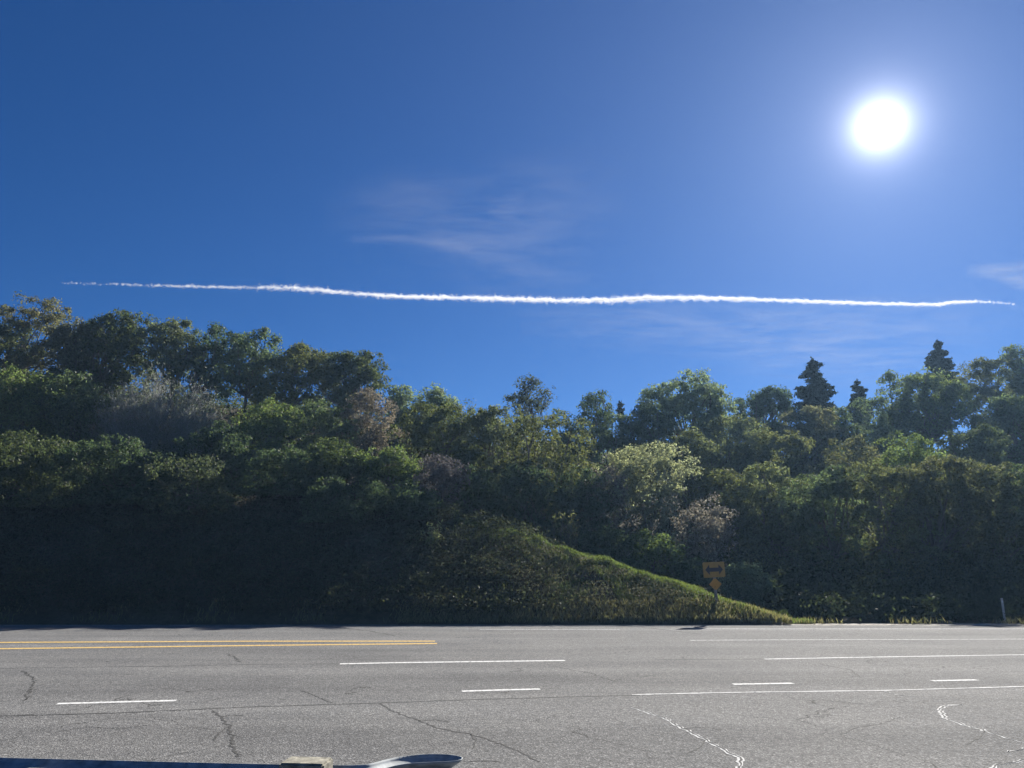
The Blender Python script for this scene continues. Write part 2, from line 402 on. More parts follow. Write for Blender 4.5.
G1, G2, G3, G4 = 'trees along the hill crest', 'bushes on the bank above the road', 'trees on the far wooded slope', 'bushes and trees in the dark roadside thicket'
T = [
 # name, category, label, group, px, top, width, distance, colour, style
 ('oak_tree', 'tree', 'tall olive-brown tree with ragged wispy top at the leftmost end of the skyline', G1, 40, 298, 66, 62, (0.085, 0.08, 0.042), 'loose'),
 ('oak_tree', 'tree', 'olive tree cut by the left picture edge beside the ragged olive-brown tree', G1, 4, 317, 56, 60, OLIVE, 'tall'),
 ('oak_tree', 'tree', 'lower brownish crown filling the dip between the ragged tree and the dark dome', G1, 82, 318, 46, 61, BROWN, 'round'),
 ('oak_tree', 'tree', 'dense dark dome-shaped tree on the skyline under the left end of the contrail', G1, 122, 311, 80, 62, (0.05, 0.06, 0.022), 'dome'),
 ('oak_tree', 'tree', 'olive tree with small pointed tip just right of the dark dome tree', G1, 175, 318, 52, 62, OLIVE, 'round'),
 ('oak_tree', 'tree', 'dark crown with knobbly top, second past the pointed-tip tree on the skyline', G1, 216, 328, 54, 63, DARK, 'tall'),
 ('oak_tree', 'tree', 'narrow dark skyline crown between the knobbly one and the broad sloping one', G1, 254, 331, 50, 63, MID, 'round'),
 ('oak_tree', 'tree', 'broad skyline tree with yellow-lit leaves where the crest starts to slope down', G1, 298, 341, 68, 63, (0.07, 0.075, 0.026), 'round'),
 ('oak_tree', 'tree', 'rounded dark tree ending the high crest, open sky at its right', G1, 350, 351, 74, 64, (0.05, 0.06, 0.024), 'dome'),
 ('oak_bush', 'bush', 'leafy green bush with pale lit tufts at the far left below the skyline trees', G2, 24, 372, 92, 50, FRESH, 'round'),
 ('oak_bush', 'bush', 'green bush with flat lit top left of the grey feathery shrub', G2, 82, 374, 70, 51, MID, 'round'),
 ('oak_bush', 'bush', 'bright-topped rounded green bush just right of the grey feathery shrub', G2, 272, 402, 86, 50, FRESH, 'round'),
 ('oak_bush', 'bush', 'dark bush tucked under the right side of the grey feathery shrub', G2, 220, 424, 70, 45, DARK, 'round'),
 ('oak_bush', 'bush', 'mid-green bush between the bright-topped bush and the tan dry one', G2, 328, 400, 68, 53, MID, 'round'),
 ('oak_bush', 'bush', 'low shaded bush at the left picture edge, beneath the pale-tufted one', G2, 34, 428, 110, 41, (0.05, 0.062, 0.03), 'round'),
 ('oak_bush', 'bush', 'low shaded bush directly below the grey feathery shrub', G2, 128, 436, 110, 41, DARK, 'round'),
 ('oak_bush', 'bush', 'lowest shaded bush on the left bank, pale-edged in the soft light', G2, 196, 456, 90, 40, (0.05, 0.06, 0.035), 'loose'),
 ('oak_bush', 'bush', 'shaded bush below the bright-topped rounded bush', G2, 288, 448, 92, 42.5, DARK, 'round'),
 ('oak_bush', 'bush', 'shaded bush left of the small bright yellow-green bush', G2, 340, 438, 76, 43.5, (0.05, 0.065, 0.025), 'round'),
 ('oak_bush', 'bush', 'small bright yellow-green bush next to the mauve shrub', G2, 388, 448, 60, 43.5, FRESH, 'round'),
 ('oak_bush', 'bush', 'bush added to shade the bank under the left side of the mauve shrub', G2, 412, 484, 62, 39.5, DARK, 'round'),  # added in the dark hollow to keep sun off the bank
 ('oak_bush', 'bush', 'bush added to shade the foot of the bank, below the bright yellow-green one', G2, 350, 476, 84, 39.5, DARK, 'round'),  # added to deepen the shade on the bank below
 ('dry_bush', 'bush', 'mauve-grey round shrub low on the bank, alone beside deep shade', G2, 440, 456, 54, 42, MAUVE, 'dry'),
 ('dry_bush', 'bush', 'tan dry-leaved bush under the end of the high crest', G2, 372, 393, 62, 54, DRY, 'dry'),
 ('small_tree', 'tree', 'small pale tree poking into the sky gap beside the high crest', G3, 402, 387, 36, 66, PALE, 'airy'),
 ('small_tree', 'tree', 'pale grey-green tree top just right of the smallest pale tree', G3, 434, 388, 48, 66, PALE, 'loose'),
 ('oak_tree', 'tree', 'wide dark bush-like tree with lit fringe standing over the black hollow', G3, 446, 404, 96, 53, (0.062, 0.07, 0.028), 'round'),
 ('oak_tree', 'tree', 'yellowish-topped tree in front of the airy dark skyline tree', G3, 496, 404, 74, 54, OLIVE, 'round'),
 ('skyline_tree', 'tree', 'airy dark tree with open branches standing alone against the sky mid-picture', G1, 530, 378, 58, 75, (0.035, 0.04, 0.022), 'airy'),
 ('oak_tree', 'tree', 'large leaning tree with sparkling leaves behind the top of the grass mound', G3, 550, 413, 100, 49, (0.075, 0.08, 0.034), 'loose'),
 ('skyline_tree', 'tree', 'dark green flat-topped tree left of the tiny dark conifer', G1, 597, 394, 46, 66, DARK, 'airy'),
 ('oak_tree', 'tree', 'dusky tree below the tiny dark conifer, left of the great pale dome', G3, 622, 414, 52, 64, MID, 'round'),
 ('dome_tree', 'tree', 'great pale green dome-shaped tree, the biggest crown in mid-skyline', G1, 688, 371, 106, 70, PALE, 'dome'),
 ('oak_tree', 'tree', 'dim olive crown filling the dip right of the airy dark skyline tree', G3, 570, 412, 56, 62, MID, 'round'),
 ('oak_tree', 'tree', 'small dim crown joining the left foot of the great pale dome', G3, 650, 406, 50, 66, MID, 'round'),
 ('oak_bush', 'bush', 'dense bush added to shade the mound crest, left of the pinkish dry bush', G3, 574, 468, 58, 46.2, DARK, 'round'),  # added to block the sun from the upper end of the crest
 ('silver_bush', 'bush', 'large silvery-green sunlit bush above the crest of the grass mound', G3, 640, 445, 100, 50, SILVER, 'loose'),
 ('dry_bush', 'bush', 'pinkish dry bush at the left foot of the silvery bush', G3, 600, 462, 52, 47.5, (0.15, 0.135, 0.11), 'dry'),
 ('dry_bush', 'bush', 'round bush speckled with pale dry flower heads, above the yellow sign', G4, 704, 498, 66, 44.5, (0.145, 0.135, 0.11), 'dry'),
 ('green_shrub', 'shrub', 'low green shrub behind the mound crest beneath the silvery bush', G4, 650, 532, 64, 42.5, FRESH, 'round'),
 ('green_shrub', 'shrub', 'low dark green shrub at the upper end of the mound crest', G4, 604, 528, 58, 43, MID, 'round'),
 ('green_shrub', 'shrub', 'pale green shrub close behind the yellow arrow sign', G4, 742, 565, 56, 40.5, PALE, 'loose'),
 ('green_shrub', 'shrub', 'low green shrub left of the yellow arrow sign behind the grass', G4, 690, 560, 46, 41, MID, 'loose'),
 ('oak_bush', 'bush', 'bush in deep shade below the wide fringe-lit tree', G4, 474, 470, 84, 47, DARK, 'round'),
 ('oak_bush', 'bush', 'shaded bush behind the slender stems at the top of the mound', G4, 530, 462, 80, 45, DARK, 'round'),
 ('oak_tree', 'tree', 'rounded dark tree on the skyline between the pale dome and the big conifer', G1, 765, 386, 58, 80, DARK, 'dome'),
 ('oak_tree', 'tree', 'large green tree with bright face on the right-hand slope', G3, 920, 369, 88, 78, (0.075, 0.095, 0.04), 'dome'),
 ('oak_tree', 'tree', 'dull olive tree on the right-hand skyline past the slim pointed conifer', G1, 984, 358, 66, 84, (0.06, 0.065, 0.032), 'round'),
 ('oak_tree', 'tree', 'highest tree at the right picture edge, its top above its neighbours', G1, 1018, 345, 44, 86, MID, 'loose'),
 ('oak_tree', 'tree', 'green crown with rounded lit top at the right picture edge below the skyline', G3, 1008, 395, 58, 70, MID, 'dome'),
 ('oak_tree', 'tree', 'olive crown directly below the great pale dome tree on its right side', G3, 728, 414, 74, 63, OLIVE, 'round'),
 ('oak_tree', 'tree', 'brownish crown in front of the foot of the big conifer', G3, 795, 408, 74, 71, BROWN, 'round'),
 ('oak_tree', 'tree', 'lower olive crown with lit top between the dome tree and the thicket', G3, 774, 428, 76, 60, (0.085, 0.09, 0.04), 'round'),
 ('oak_tree', 'tree', 'small lit crown tucked against the foot of the great pale dome', G3, 690, 432, 54, 57, OLIVE, 'round'),
 ('oak_tree', 'tree', 'hazy crown below the small conifer under the sun', G3, 850, 408, 70, 73, MID, 'round'),
 ('oak_tree', 'tree', 'hazy low crown standing under the sun just above the thicket edge', G3, 838, 436, 66, 60, (0.08, 0.08, 0.04), 'round'),
 ('oak_tree', 'tree', 'shaded crown left of the bright-faced green tree on the right slope', G3, 880, 394, 60, 80, MID, 'round'),
 ('oak_tree', 'tree', 'dark crown right of and below the bright-faced green tree', G3, 966, 428, 66, 61, (0.05, 0.062, 0.03), 'round'),
 ('thicket_tree', 'tree', 'thicket tree with lit top just right of the dry flower-head bush', G4, 722, 468, 78, 51.5, (0.07, 0.075, 0.03), 'round'),
 ('thicket_tree', 'tree', 'thicket tree with level yellowish top, second from the flower-head bush', G4, 772, 463, 78, 50, OLIVE, 'round'),
 ('thicket_tree', 'tree', 'thicket tree in the middle of the dark wall, left of the point below the sun', G4, 824, 466, 74, 46.8, MID, 'round'),
 ('thicket_tree', 'tree', 'thicket tree straight below the sun with pale hazy top', G4, 876, 457, 78, 44.6, (0.08, 0.085, 0.04), 'round'),
 ('thicket_tree', 'tree', 'thicket tree with brown-tinged top beneath the fresh green crown', G4, 932, 456, 78, 44.5, (0.078, 0.08, 0.042), 'round'),
 ('thicket_tree', 'tree', 'thicket tree above the white roadside marker post', G4, 986, 456, 78, 44.5, (0.07, 0.075, 0.04), 'round'),
 ('thicket_tree', 'tree', 'thicket tree cut by the right picture edge', G4, 1036, 462, 74, 44.5, MID, 'round'),
 ('thicket_tree', 'tree', 'fresh green round crown rising above the right end of the thicket', G4, 910, 432, 52, 53, FRESH, 'round'),
]
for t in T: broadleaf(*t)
twiggy('feathery_shrub', 'broad grey feathery shrub of bare twigs among the green bushes on the bank', G2, 164, 368, 132, 51.5, GREY)
GC = 'conifers on the ridge'
conifer('conifer', 'biggest dark conifer with broad pointed top on the skyline', GC, 812, 358, 62, 82, (0.030, 0.042, 0.026))
conifer('conifer', 'small conifer directly below the sun on the skyline', GC, 857, 380, 28, 88, (0.045, 0.055, 0.035))
conifer('conifer', 'slim pointed conifer rising above the bright-faced green tree', GC, 937, 340, 36, 95, (0.035, 0.045, 0.028))
conifer('conifer', 'tiny dark conifer tip left of the great pale dome tree', GC, 620, 401, 9, 80, (0.025, 0.035, 0.022))

# ---------------------------------------------------------------- ground, pavement
def grid_mesh(name, xs, ys, zf, mt):
    X, Y = np.meshgrid(xs, ys); Z = zf(X, Y)
    v = np.stack([X, Y, Z], -1).reshape(-1, 3); nx, ny = len(xs), len(ys)
    i, j = np.meshgrid(np.arange(nx - 1), np.arange(ny - 1))
    a = (j*nx + i).ravel()
    return mesh_np(name, v, np.stack([a, a + 1, a + nx + 1, a + nx], 1), 4, mt, None, True)
xs = np.concatenate([np.linspace(-3000, -90, 14), np.linspace(-80, 90, 341), np.linspace(100, 3000, 14)])
ys = np.concatenate([np.linspace(-3000, -20, 10), np.linspace(-10, 29, 14), np.linspace(30, 60, 121), np.linspace(60.6, 120, 80), np.linspace(130, 4000, 14)])
tag(link('hillside', grid_mesh('hillside', xs, ys, lambda x, y: terrain(x, y) - 0.02 - 0.10*(y < EDGE - 1.5), M_EARTH)), kind='structure')

road = link('road', grid_mesh('road', np.linspace(-260, 260, 53), np.array([1.5, 12, 22, EDGE]), lambda x, y: x*0, M_ASPHALT)); tag(road, kind='structure')
verge_x = np.linspace(-60, 60, 400)
def strip(name, pts, width, z, mt, parent, jag=0.0):
    """flat strip along ground points"""
    P = np.array(pts)[:, :2]; T2 = unit(np.gradient(P, axis=0)); Nn = np.stack([-T2[:, 1], T2[:, 0]], 1)
    w = np.broadcast_to(width, len(P))[:, None]*0.5
    if jag: w = w*(1 + rng.uniform(-jag, jag, (len(P), 1)))
    a, b = P + Nn*w, P - Nn*w
    v = np.concatenate([np.column_stack([a, np.full(len(P), z)]), np.column_stack([b, np.full(len(P), z)])])
    n = len(P); i = np.arange(n - 1)
    return link(name, mesh_np(name, v, np.stack([n + i, n + i + 1, i + 1, i], 1), 4, mt), parent)
def dense(px_pts, step=0.25, wig=0.0):
    P = np.array([ground(*q)[:2] for q in px_pts]); out = []
    for a, b in zip(P[:-1], P[1:]):
        n = max(2, int(np.linalg.norm(b - a)/step))
        out += [a + (b - a)*k/n for k in range(n)]
    out.append(P[-1]); out = np.array(out)
    if wig: out[1:-1] += rng.normal(size=(len(out) - 2, 2))*wig
    return out
vg = strip('gravel_verge', np.column_stack([verge_x, np.full(400, EDGE + 0.25) + rng.normal(size=400)*0.06]), 1.0, 0.004, M_VERGE, None, 0.35); tag(vg, kind='structure')

strip('yellow_line', dense([(-60, 643.0), (0, 642.5), (250, 641.3), (435, 641.2)], 0.5), 0.34, 0.004, M_YELLOW, road)
strip('yellow_line', dense([(-60, 649.4), (0, 648.8), (130, 647.2), (250, 645.6), (437, 643.6)], 0.5), 0.34, 0.004, M_YELLOW, road)
strip('lane_dash', dense([(340, 664), (390, 662.9), (565, 660.6)], 0.5), 0.20, 0.004, M_WHITE, road)
for q in ([(57, 703.9), (118, 702.2), (176, 700.7)], [(462, 691.4), (500, 690.2), (540, 689.2)], [(733, 684.4), (793, 683.4)], [(932, 681.0), (977, 680.0)]):
    strip('lane_dash', dense(q, 0.2), 0.15, 0.004, M_WHITE, road)
strip('lane_line', dense([(765, 659.2), (850, 657.6), (1024, 654.8), (1100, 653.5)], 0.5), 0.13, 0.004, M_WHITE, road, 0.2)
strip('lane_line', dense([(690, 640.4), (790, 639.9), (1024, 639.2), (1120, 639.0)], 0.5), 0.20, 0.004, M_WHITE_WORN, road, 0.15)
strip('edge_line', dense([(480, 629.6), (620, 629.4)], 0.5), 0.17, 0.004, M_WHITE_WORN, road, 0.2)
strip('edge_line', dense([(694, 628.7), (760, 629.0), (1024, 628.9), (1140, 628.8)], 0.5), 0.22, 0.004, M_WHITE_WORN, road, 0.2)
strip('lane_line', dense([(632, 694.8), (730, 692.6), (885, 690.6), (1024, 686.6), (1100, 684.4)], 0.25), 0.07, 0.004, M_WHITE, road, 0.4)

def crack(pts, w, wig, mt=M_CRACK, step=0.06, z=0.003, jag=0.45):
    return strip('crack', dense(pts, step, wig), w, z, mt, road, jag)
crack([(-20, 717), (0, 716.2), (118, 713), (250, 707), (380, 703), (480, 699.4), (560, 697.2), (640, 695.2)], 0.045, 0.006, step=0.15)
crack([(-20, 669), (0, 668.4), (180, 666), (260, 664.4), (338, 663.9)], 0.04, 0.008, step=0.2)
crack([(212, 711), (222, 717), (228, 727), (233, 738), (231, 746), (238, 757)], 0.032, 0.02)
crack([(380, 703.5), (392, 711), (420, 721), (440, 729), (470, 734), (495, 742), (515, 750), (540, 762)], 0.026, 0.016)
crack([(470, 761.5), (486, 761), (500, 762)], 0.025, 0.01)
crack([(24, 671), (35, 680), (33, 687), (24, 701)], 0.028, 0.03)
crack([(228, 654), (234, 657), (240, 662)], 0.035, 0.03)
crack([(300, 690), (315, 696), (332, 703)], 0.025, 0.01)
crack([(560, 625.5), (640, 627), (700, 634)], 0.10, 0.03, step=0.3)
crack([(655, 659.6), (712, 659.3), (735, 659.3), (762, 659.2)], 0.10, 0.01, step=0.3)
crack([(330, 626.5), (370, 631), (395, 636)], 0.09, 0.02, step=0.3)
crack([(0, 631), (20, 629.5), (90, 628.6), (150, 631), (180, 630)], 0.07, 0.02, step=0.3)
crack([(222, 717), (232, 715), (243, 716)], 0.02, 0.01)
crack([(228, 727), (219, 733), (214, 741)], 0.018, 0.01)
crack([(420, 721), (436, 720), (450, 722)], 0.018, 0.01)
crack([(470, 734), (476, 741), (472, 749)], 0.016, 0.01)
crack([(684, 729), (700, 727), (722, 730)], 0.018, 0.01)
crack([(706, 740), (700, 748), (688, 753)], 0.016, 0.01)
crack([(985, 731), (978, 739), (966, 744)], 0.018, 0.01)
crack([(60, 731), (90, 727), (120, 729), (150, 725)], 0.014, 0.01)
crack([(840, 735), (858, 727), (882, 724), (900, 717)], 0.014, 0.01)
crack([(560, 668), (590, 673), (612, 681)], 0.03, 0.02, step=0.12)
crack([(820, 664), (850, 670), (862, 678)], 0.03, 0.02, step=0.12)
def sealed(pts, w=0.10):
    P = dense(pts, 0.07, 0.012)
    strip('crack', P, w*0.9, 0.003, M_LIP_GLINT, road, 0.4)  # painted glint band beside the dark gap
    strip('crack', P + np.array([0.006, 0.004]), w*0.30, 0.0065, M_CRACK, road, 0.6)
sealed([(632, 707.5), (641, 710.5), (664, 718), (684, 729.5), (706, 740), (728, 752), (740, 758), (741, 764), (738, 772)], 0.065)
sealed([(962, 704.5), (946, 706), (939, 709.5), (945, 718), (960, 724), (985, 731), (1008, 738), (1030, 744)], 0.07)
sealed([(885, 691.2), (900, 695.6), (921, 697)], 0.035)
sealed([(985, 771), (1000, 765), (1030, 759)], 0.06)
sealed([(1008, 752), (1030, 748)], 0.04)

# ---------------------------------------------------------------- undergrowth, grass
def scatter_brush(name, X, Y, hgt, per, leaf, color, mt=M_LEAF, spread=0.35):
    k = len(X); Z = terrain(X, Y)
    cnt = np.maximum(4, (per*rng.uniform(0.4, 1.6, k)).astype(int)); tot = cnt.sum()
    rep = lambda a: np.repeat(a, cnt)
    hh = rep(hgt*rng.uniform(0.4, 1.3, k))
    u = rng.random(tot)**0.7
    sp = spread*rep(rng.uniform(0.5, 1.5, k))*(0.45 + 0.55*np.sqrt(np.clip(1 - u*u, 0, 1)))
    p = np.stack([rep(X) + rng.normal(size=tot)*sp, rep(Y) + rng.normal(size=tot)*sp, rep(Z) + u*hh], 1)
    n = rng.normal(size=(tot, 3)) + np.array([0, 0, 0.5])
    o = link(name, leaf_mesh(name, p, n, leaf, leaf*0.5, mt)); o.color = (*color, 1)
    return o
# bank at the left: low brush
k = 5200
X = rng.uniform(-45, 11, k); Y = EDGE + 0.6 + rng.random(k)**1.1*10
keep = (X < 1.2 - 0.08*(Y - EDGE) + rng.normal(size=k)*1.3)  # dark brush runs onto the crest's left end, standing in for shade
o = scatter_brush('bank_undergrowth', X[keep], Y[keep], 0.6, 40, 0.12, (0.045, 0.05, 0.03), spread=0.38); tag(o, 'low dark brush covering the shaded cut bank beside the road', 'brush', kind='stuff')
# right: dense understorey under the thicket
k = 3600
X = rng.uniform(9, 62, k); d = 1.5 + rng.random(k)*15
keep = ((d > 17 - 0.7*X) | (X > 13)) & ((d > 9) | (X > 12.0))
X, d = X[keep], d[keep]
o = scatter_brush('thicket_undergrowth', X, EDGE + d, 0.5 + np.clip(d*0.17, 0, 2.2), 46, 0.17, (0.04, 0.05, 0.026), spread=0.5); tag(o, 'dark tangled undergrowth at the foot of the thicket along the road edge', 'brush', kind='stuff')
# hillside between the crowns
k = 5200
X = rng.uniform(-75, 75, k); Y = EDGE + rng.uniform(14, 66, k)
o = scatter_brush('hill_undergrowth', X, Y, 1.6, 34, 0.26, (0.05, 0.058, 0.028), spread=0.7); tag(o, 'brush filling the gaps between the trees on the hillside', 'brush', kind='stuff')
# mound: small tufts and grass
def blades(name, X, Y, hgt, wd, color, lean=0.35):
    kk = len(X); hh = hgt*rng.uniform(0.5, 1.4, kk)
    T_ = np.stack([rng.normal(size=kk)*lean, rng.normal(size=kk)*lean, np.ones(kk)], 1)
    p = np.stack([X, Y, terrain(X, Y) + hh*0.42], 1)
    o = link(name, leaf_mesh(name, p, np.stack([rng.normal(size=kk), rng.normal(size=kk), np.zeros(kk)], 1), hh, wd, M_GRASS, T_)); o.color = (*color, 1); return o
k = 190000
X = rng.uniform(-3, 12.0, k); Y = EDGE + rng.uniform(0.5, 13, k)
slope_y = EDGE + np.clip(4.3*(11.0 - X)/13.3, 0, 6.5)/0.54
patch = np.sin(X*1.7 + 3*np.sin(Y*0.9))*0.5 + np.sin(X*0.6 - Y*1.3)*0.5
keep = (((Y > slope_y - 1.1 + 1.3*patch) & (rng.random(k) < 0.75)) | (rng.random(k) < 0.03 + 0.6*smooth(6, 10.5, X)*(patch > -0.1) + 0.35*(patch > 0.3))) & (X > -2 + rng.normal(size=k)*1.5)
o = blades('mound_grass', X[keep], Y[keep], 0.17, 0.03, (0.120, 0.150, 0.050)); tag(o, 'short green grass on the crest and right end of the roadside mound', 'grass', kind='stuff')
k = 800
X = rng.uniform(-4, 10, k); Y = EDGE + rng.uniform(0.8, 7, k)
keep = (Y < EDGE + np.clip(4.3*(11.0 - X)/13.3, 0, 6.5)/0.54 - 0.4) & ((X < 8.5) & (rng.random(k) < 0.8)); X, Y = X[keep], Y[keep]
o = scatter_brush('mound_brush', X, Y, 0.55, 60, 0.075, (0.085, 0.08, 0.06), spread=0.34); tag(o, 'small brown brush tufts dotting the face of the grass mound', 'brush', kind='stuff')
k = 9000
X = np.concatenate([rng.uniform(-4.5, 11, k - 1800), 4*np.round(rng.uniform(-26, 32, 1800)/4) + rng.normal(size=1800)*0.5]); Y = EDGE + 0.1 + rng.random(k)**1.6*1.3
o = blades('verge_grass', X, Y, 0.26, 0.03, (0.20, 0.18, 0.10), 0.5); tag(o, 'dry pale grass fringe along the far road edge below the mound', 'grass', kind='stuff')

# slender stems at the top of the mound
def clump_plant(px, ybase, h, n, Y, label, color):
    b = at(px, ybase, Y); z = float(terrain(b[0], Y)) - 0.05
    root = thing('leafy_plant', (b[0], Y, z), label, 'plant', None)
    paths, P, Tt = [], [], []
    for i in range(n):
        a = rng.random()*6.28; q = np.array([math.cos(a)*h*0.42*rng.random(), math.sin(a)*h*0.3, h*rng.uniform(0.55, 1.0)])
        paths.append(bent((q[0]*0.2, q[1]*0.2, -0.05), q, 0.018, 0.006, 5, 0.05))
        m = 34; s = rng.uniform(0.3, 1.02, m)[:, None]
        P.append(q*s + rng.normal(size=(m, 3))*0.09); Tt.append(rng.normal(size=(m, 3)) + np.array([0, 0, 0.8]))
    link('stems', tube_mesh('wood', paths, M_BARK, 5), root)
    f = link('foliage', leaf_mesh('leaves', np.concatenate(P), rng.normal(size=(n*34, 3)), 0.19, 0.07, M_LEAF, np.concatenate(Tt)), root); f.color = (*color, 1)
clump_plant(430, 566, 1.5, 12, 36.2, 'pale upright leafy plant alone on the dark bank below the mauve shrub', (0.19, 0.21, 0.12))
clump_plant(572, 528, 2.6, 14, 41.0, 'slender pale-leaved sapling clump at the top of the mound crest', (0.15, 0.15, 0.08))
clump_plant(556, 526, 1.9, 9, 41.0, 'short leafy sapling just left of the slender sapling clump', (0.11, 0.12, 0.06))

# ---------------------------------------------------------------- sign and marker
def bm_obj(name, bm, mt, parent=None, smooth_=False):
    me = bpy.data.meshes.new(name); bm.normal_update(); bm.to_mesh(me); bm.free()
    if smooth_:
        for p in me.polygons: p.use_smooth = True
    me.materials.append(mt); return link(name, me, parent)
def prism(outline, y0, y1):
    bm = bmesh.new()
    a = [bm.verts.new((x, y0, z)) for x, z in outline]; b = [bm.verts.new((x, y1, z)) for x, z in outline]
    bm.faces.new(a); bm.faces.new(b[::-1]); n = len(a)
    for i in range(n): bm.faces.new((a[i], b[i], b[(i + 1) % n], a[(i + 1) % n]))
    bmesh.ops.recalc_face_normals(bm, faces=bm.faces); return bm
def rrect(cx, cz, w, h, r, n=4):
    out = []
    for (sx, sz, a0) in ((1, 1, 0), (-1, 1, 90), (-1, -1, 180), (1, -1, 270)):
        for i in range(n + 1):
            a = R(a0 + 90*i/n); out.append((cx + sx*(w/2 - r) + r*math.cos(a), cz + sz*(h/2 - r) + r*math.sin(a)))
    return out
M_SIGN = plain('sign_yellow', (0.34, 0.19, 0.03), (0.43, 0.245, 0.05), 4, 0.5)
M_BLACK = plain('sign_black', (0.02, 0.015, 0.025), (0.03, 0.025, 0.03), 4, 0.5)
M_ORANGE = plain('marker_yellow', (0.56, 0.25, 0.03), (0.62, 0.30, 0.04), 4, 0.5)
M_POST = plain('weathered_post', (0.24, 0.21, 0.18), (0.38, 0.34, 0.30), 7, 0.85, 0.3)
ys_ = np.linspace(31.5, 40, 400)
rz = np.array([at(717.5, 606, q)[2] - float(terrain(at(717.5, 606, q)[0], q)) for q in ys_])
SY = float(ys_[np.argmax(rz < 0)]) if (rz < 0).any() else 35.0
sb = at(717.5, 607, SY); zg = float(terrain(sb[0], SY)); st_ = at(713, 562, SY)
hs = st_[2] - zg
sign = thing('arrow_sign', (sb[0], SY, zg), 'yellow road sign with black two-way arrow above a small yellow diamond, on the grass mound', 'road sign')
sign.rotation_euler = (0, R(-2.5), R(6))
m1 = 1.0/FPX*math.hypot(SY, sb[0])*1.0
pw, ph = 20*m1*1.05, 14*m1
pc = hs - ph/2
bm_obj('post', prism(rrect(0, (hs - 0.15)/2, 0.10, hs + 0.15, 0.01), 0.0, 0.09), M_POST, sign)
bm_obj('panel', prism(rrect(0, pc, pw, ph, 0.05), -0.045, -0.003), M_SIGN, sign)
a = pw*0.41; hd = ph*0.34; sh = ph*0.13
arrow = [(-a, pc), (-a*0.52, pc + hd), (-a*0.52, pc + sh), (a*0.52, pc + sh), (a*0.52, pc + hd), (a, pc), (a*0.52, pc - hd), (a*0.52, pc - sh), (-a*0.52, pc - sh), (-a*0.52, pc - hd)]
bm_obj('arrow', prism(arrow, -0.050, -0.047), M_BLACK, sign)
dz = pc - ph/2 - 6.2*m1; dr = 6.0*m1
bm_obj('diamond_marker', prism([(dr, dz), (0.15*dr, dz + 0.85*dr), (-0.15*dr, dz + 0.85*dr), (-dr, dz), (-0.15*dr, dz - 0.85*dr), (0.15*dr, dz - 0.85*dr)], -0.035, -0.003), M_ORANGE, sign)

mb = at(1005, 621, 32.2)
mk = thing('marker_post', (mb[0], 32.2, float(terrain(mb[0], 32.2))), 'thin pale roadside marker post in front of the dark thicket', 'marker post')
hm = at(1002, 598, 32.2)[2] - float(terrain(mb[0], 32.2))
mp_ = bm_obj('blade', prism(rrect(0, hm/2 - 0.05, 0.085, hm + 0.1, 0.02), -0.012, 0.012), plain('marker_plastic', (0.42, 0.38, 0.33), (0.55, 0.5, 0.45), 5, 0.6), mk)
bm_obj('reflector', prism(rrect(0, hm - 0.14, 0.065, 0.09, 0.01), -0.016, -0.0125), plain('reflector_white', (0.6, 0.6, 0.58), (0.75, 0.75, 0.72), 5, 0.3), mk)

# ---------------------------------------------------------------- guardrail
M_GALV = plain('galvanised_steel', (0.16, 0.18, 0.19), (0.36, 0.39, 0.41), 11, 0.66, 0.05, 0.15)
M_WOOD = plain('grey_wood', (0.12, 0.11, 0.085), (0.34, 0.32, 0.25), 16, 0.85, 0.5)
ZT = 0.72
def wbeam_profile():
    zs = np.linspace(0, 0.31, 25)
    return zs, 0.041*np.cos((zs/0.31)*4*math.pi)
def sweep_rail(path):
    """W-profile swept along a plan path, 4 mm thick"""
    P = np.array(path); Tn = unit(np.gradient(P, axis=0)); Nn = np.stack([-Tn[:, 1], Tn[:, 0]], 1)
    zs, off = wbeam_profile(); V = []
    for th in (0.0, 0.005):
        for i in range(len(P)):
            for z, o_ in zip(zs, off):
                q = P[i] + Nn[i]*(o_ + th); V.append((q[0], q[1], ZT - 0.31 + z))
    n, k = len(P), len(zs); F = []
    S = n*k
    for i in range(n - 1):
        for j in range(k - 1):
            a_ = i*k + j
            F += [a_, a_ + k, a_ + k + 1, a_ + 1, S + a_, S + a_ + 1, S + a_ + k + 1, S + a_ + k]
        a_ = i*k + k - 1; F += [a_, a_ + k, S + a_ + k, S + a_]
        a_ = i*k; F += [a_, S + a_, S + a_ + k, a_ + k]
    for i in (0, n - 1):
        for j in range(k - 1):
            a_ = i*k + j; F += [a_, a_ + 1, S + a_ + 1, S + a_]
    return mesh_np('beam', np.array(V), np.array(F), 4, M_GALV, None, True)
g0 = ground(-20, 758.6, ZT)[:2]; g1 = ground(255, 765.6, ZT)[:2]
dirr = unit((g1 - g0)[None])[0]
gS = g0 - dirr*22.0
gE = ground(366, 767.2, ZT)[:2]
rail = thing('guardrail', (0, 0, 0), 'galvanised steel guardrail with rounded end at the near road edge', 'guardrail')
path = [gS + (g1 - gS)*t for t in np.linspace(0, 1, 60)] + [g1 + (gE - g1)*t for t in np.linspace(0.15, 1, 8)]
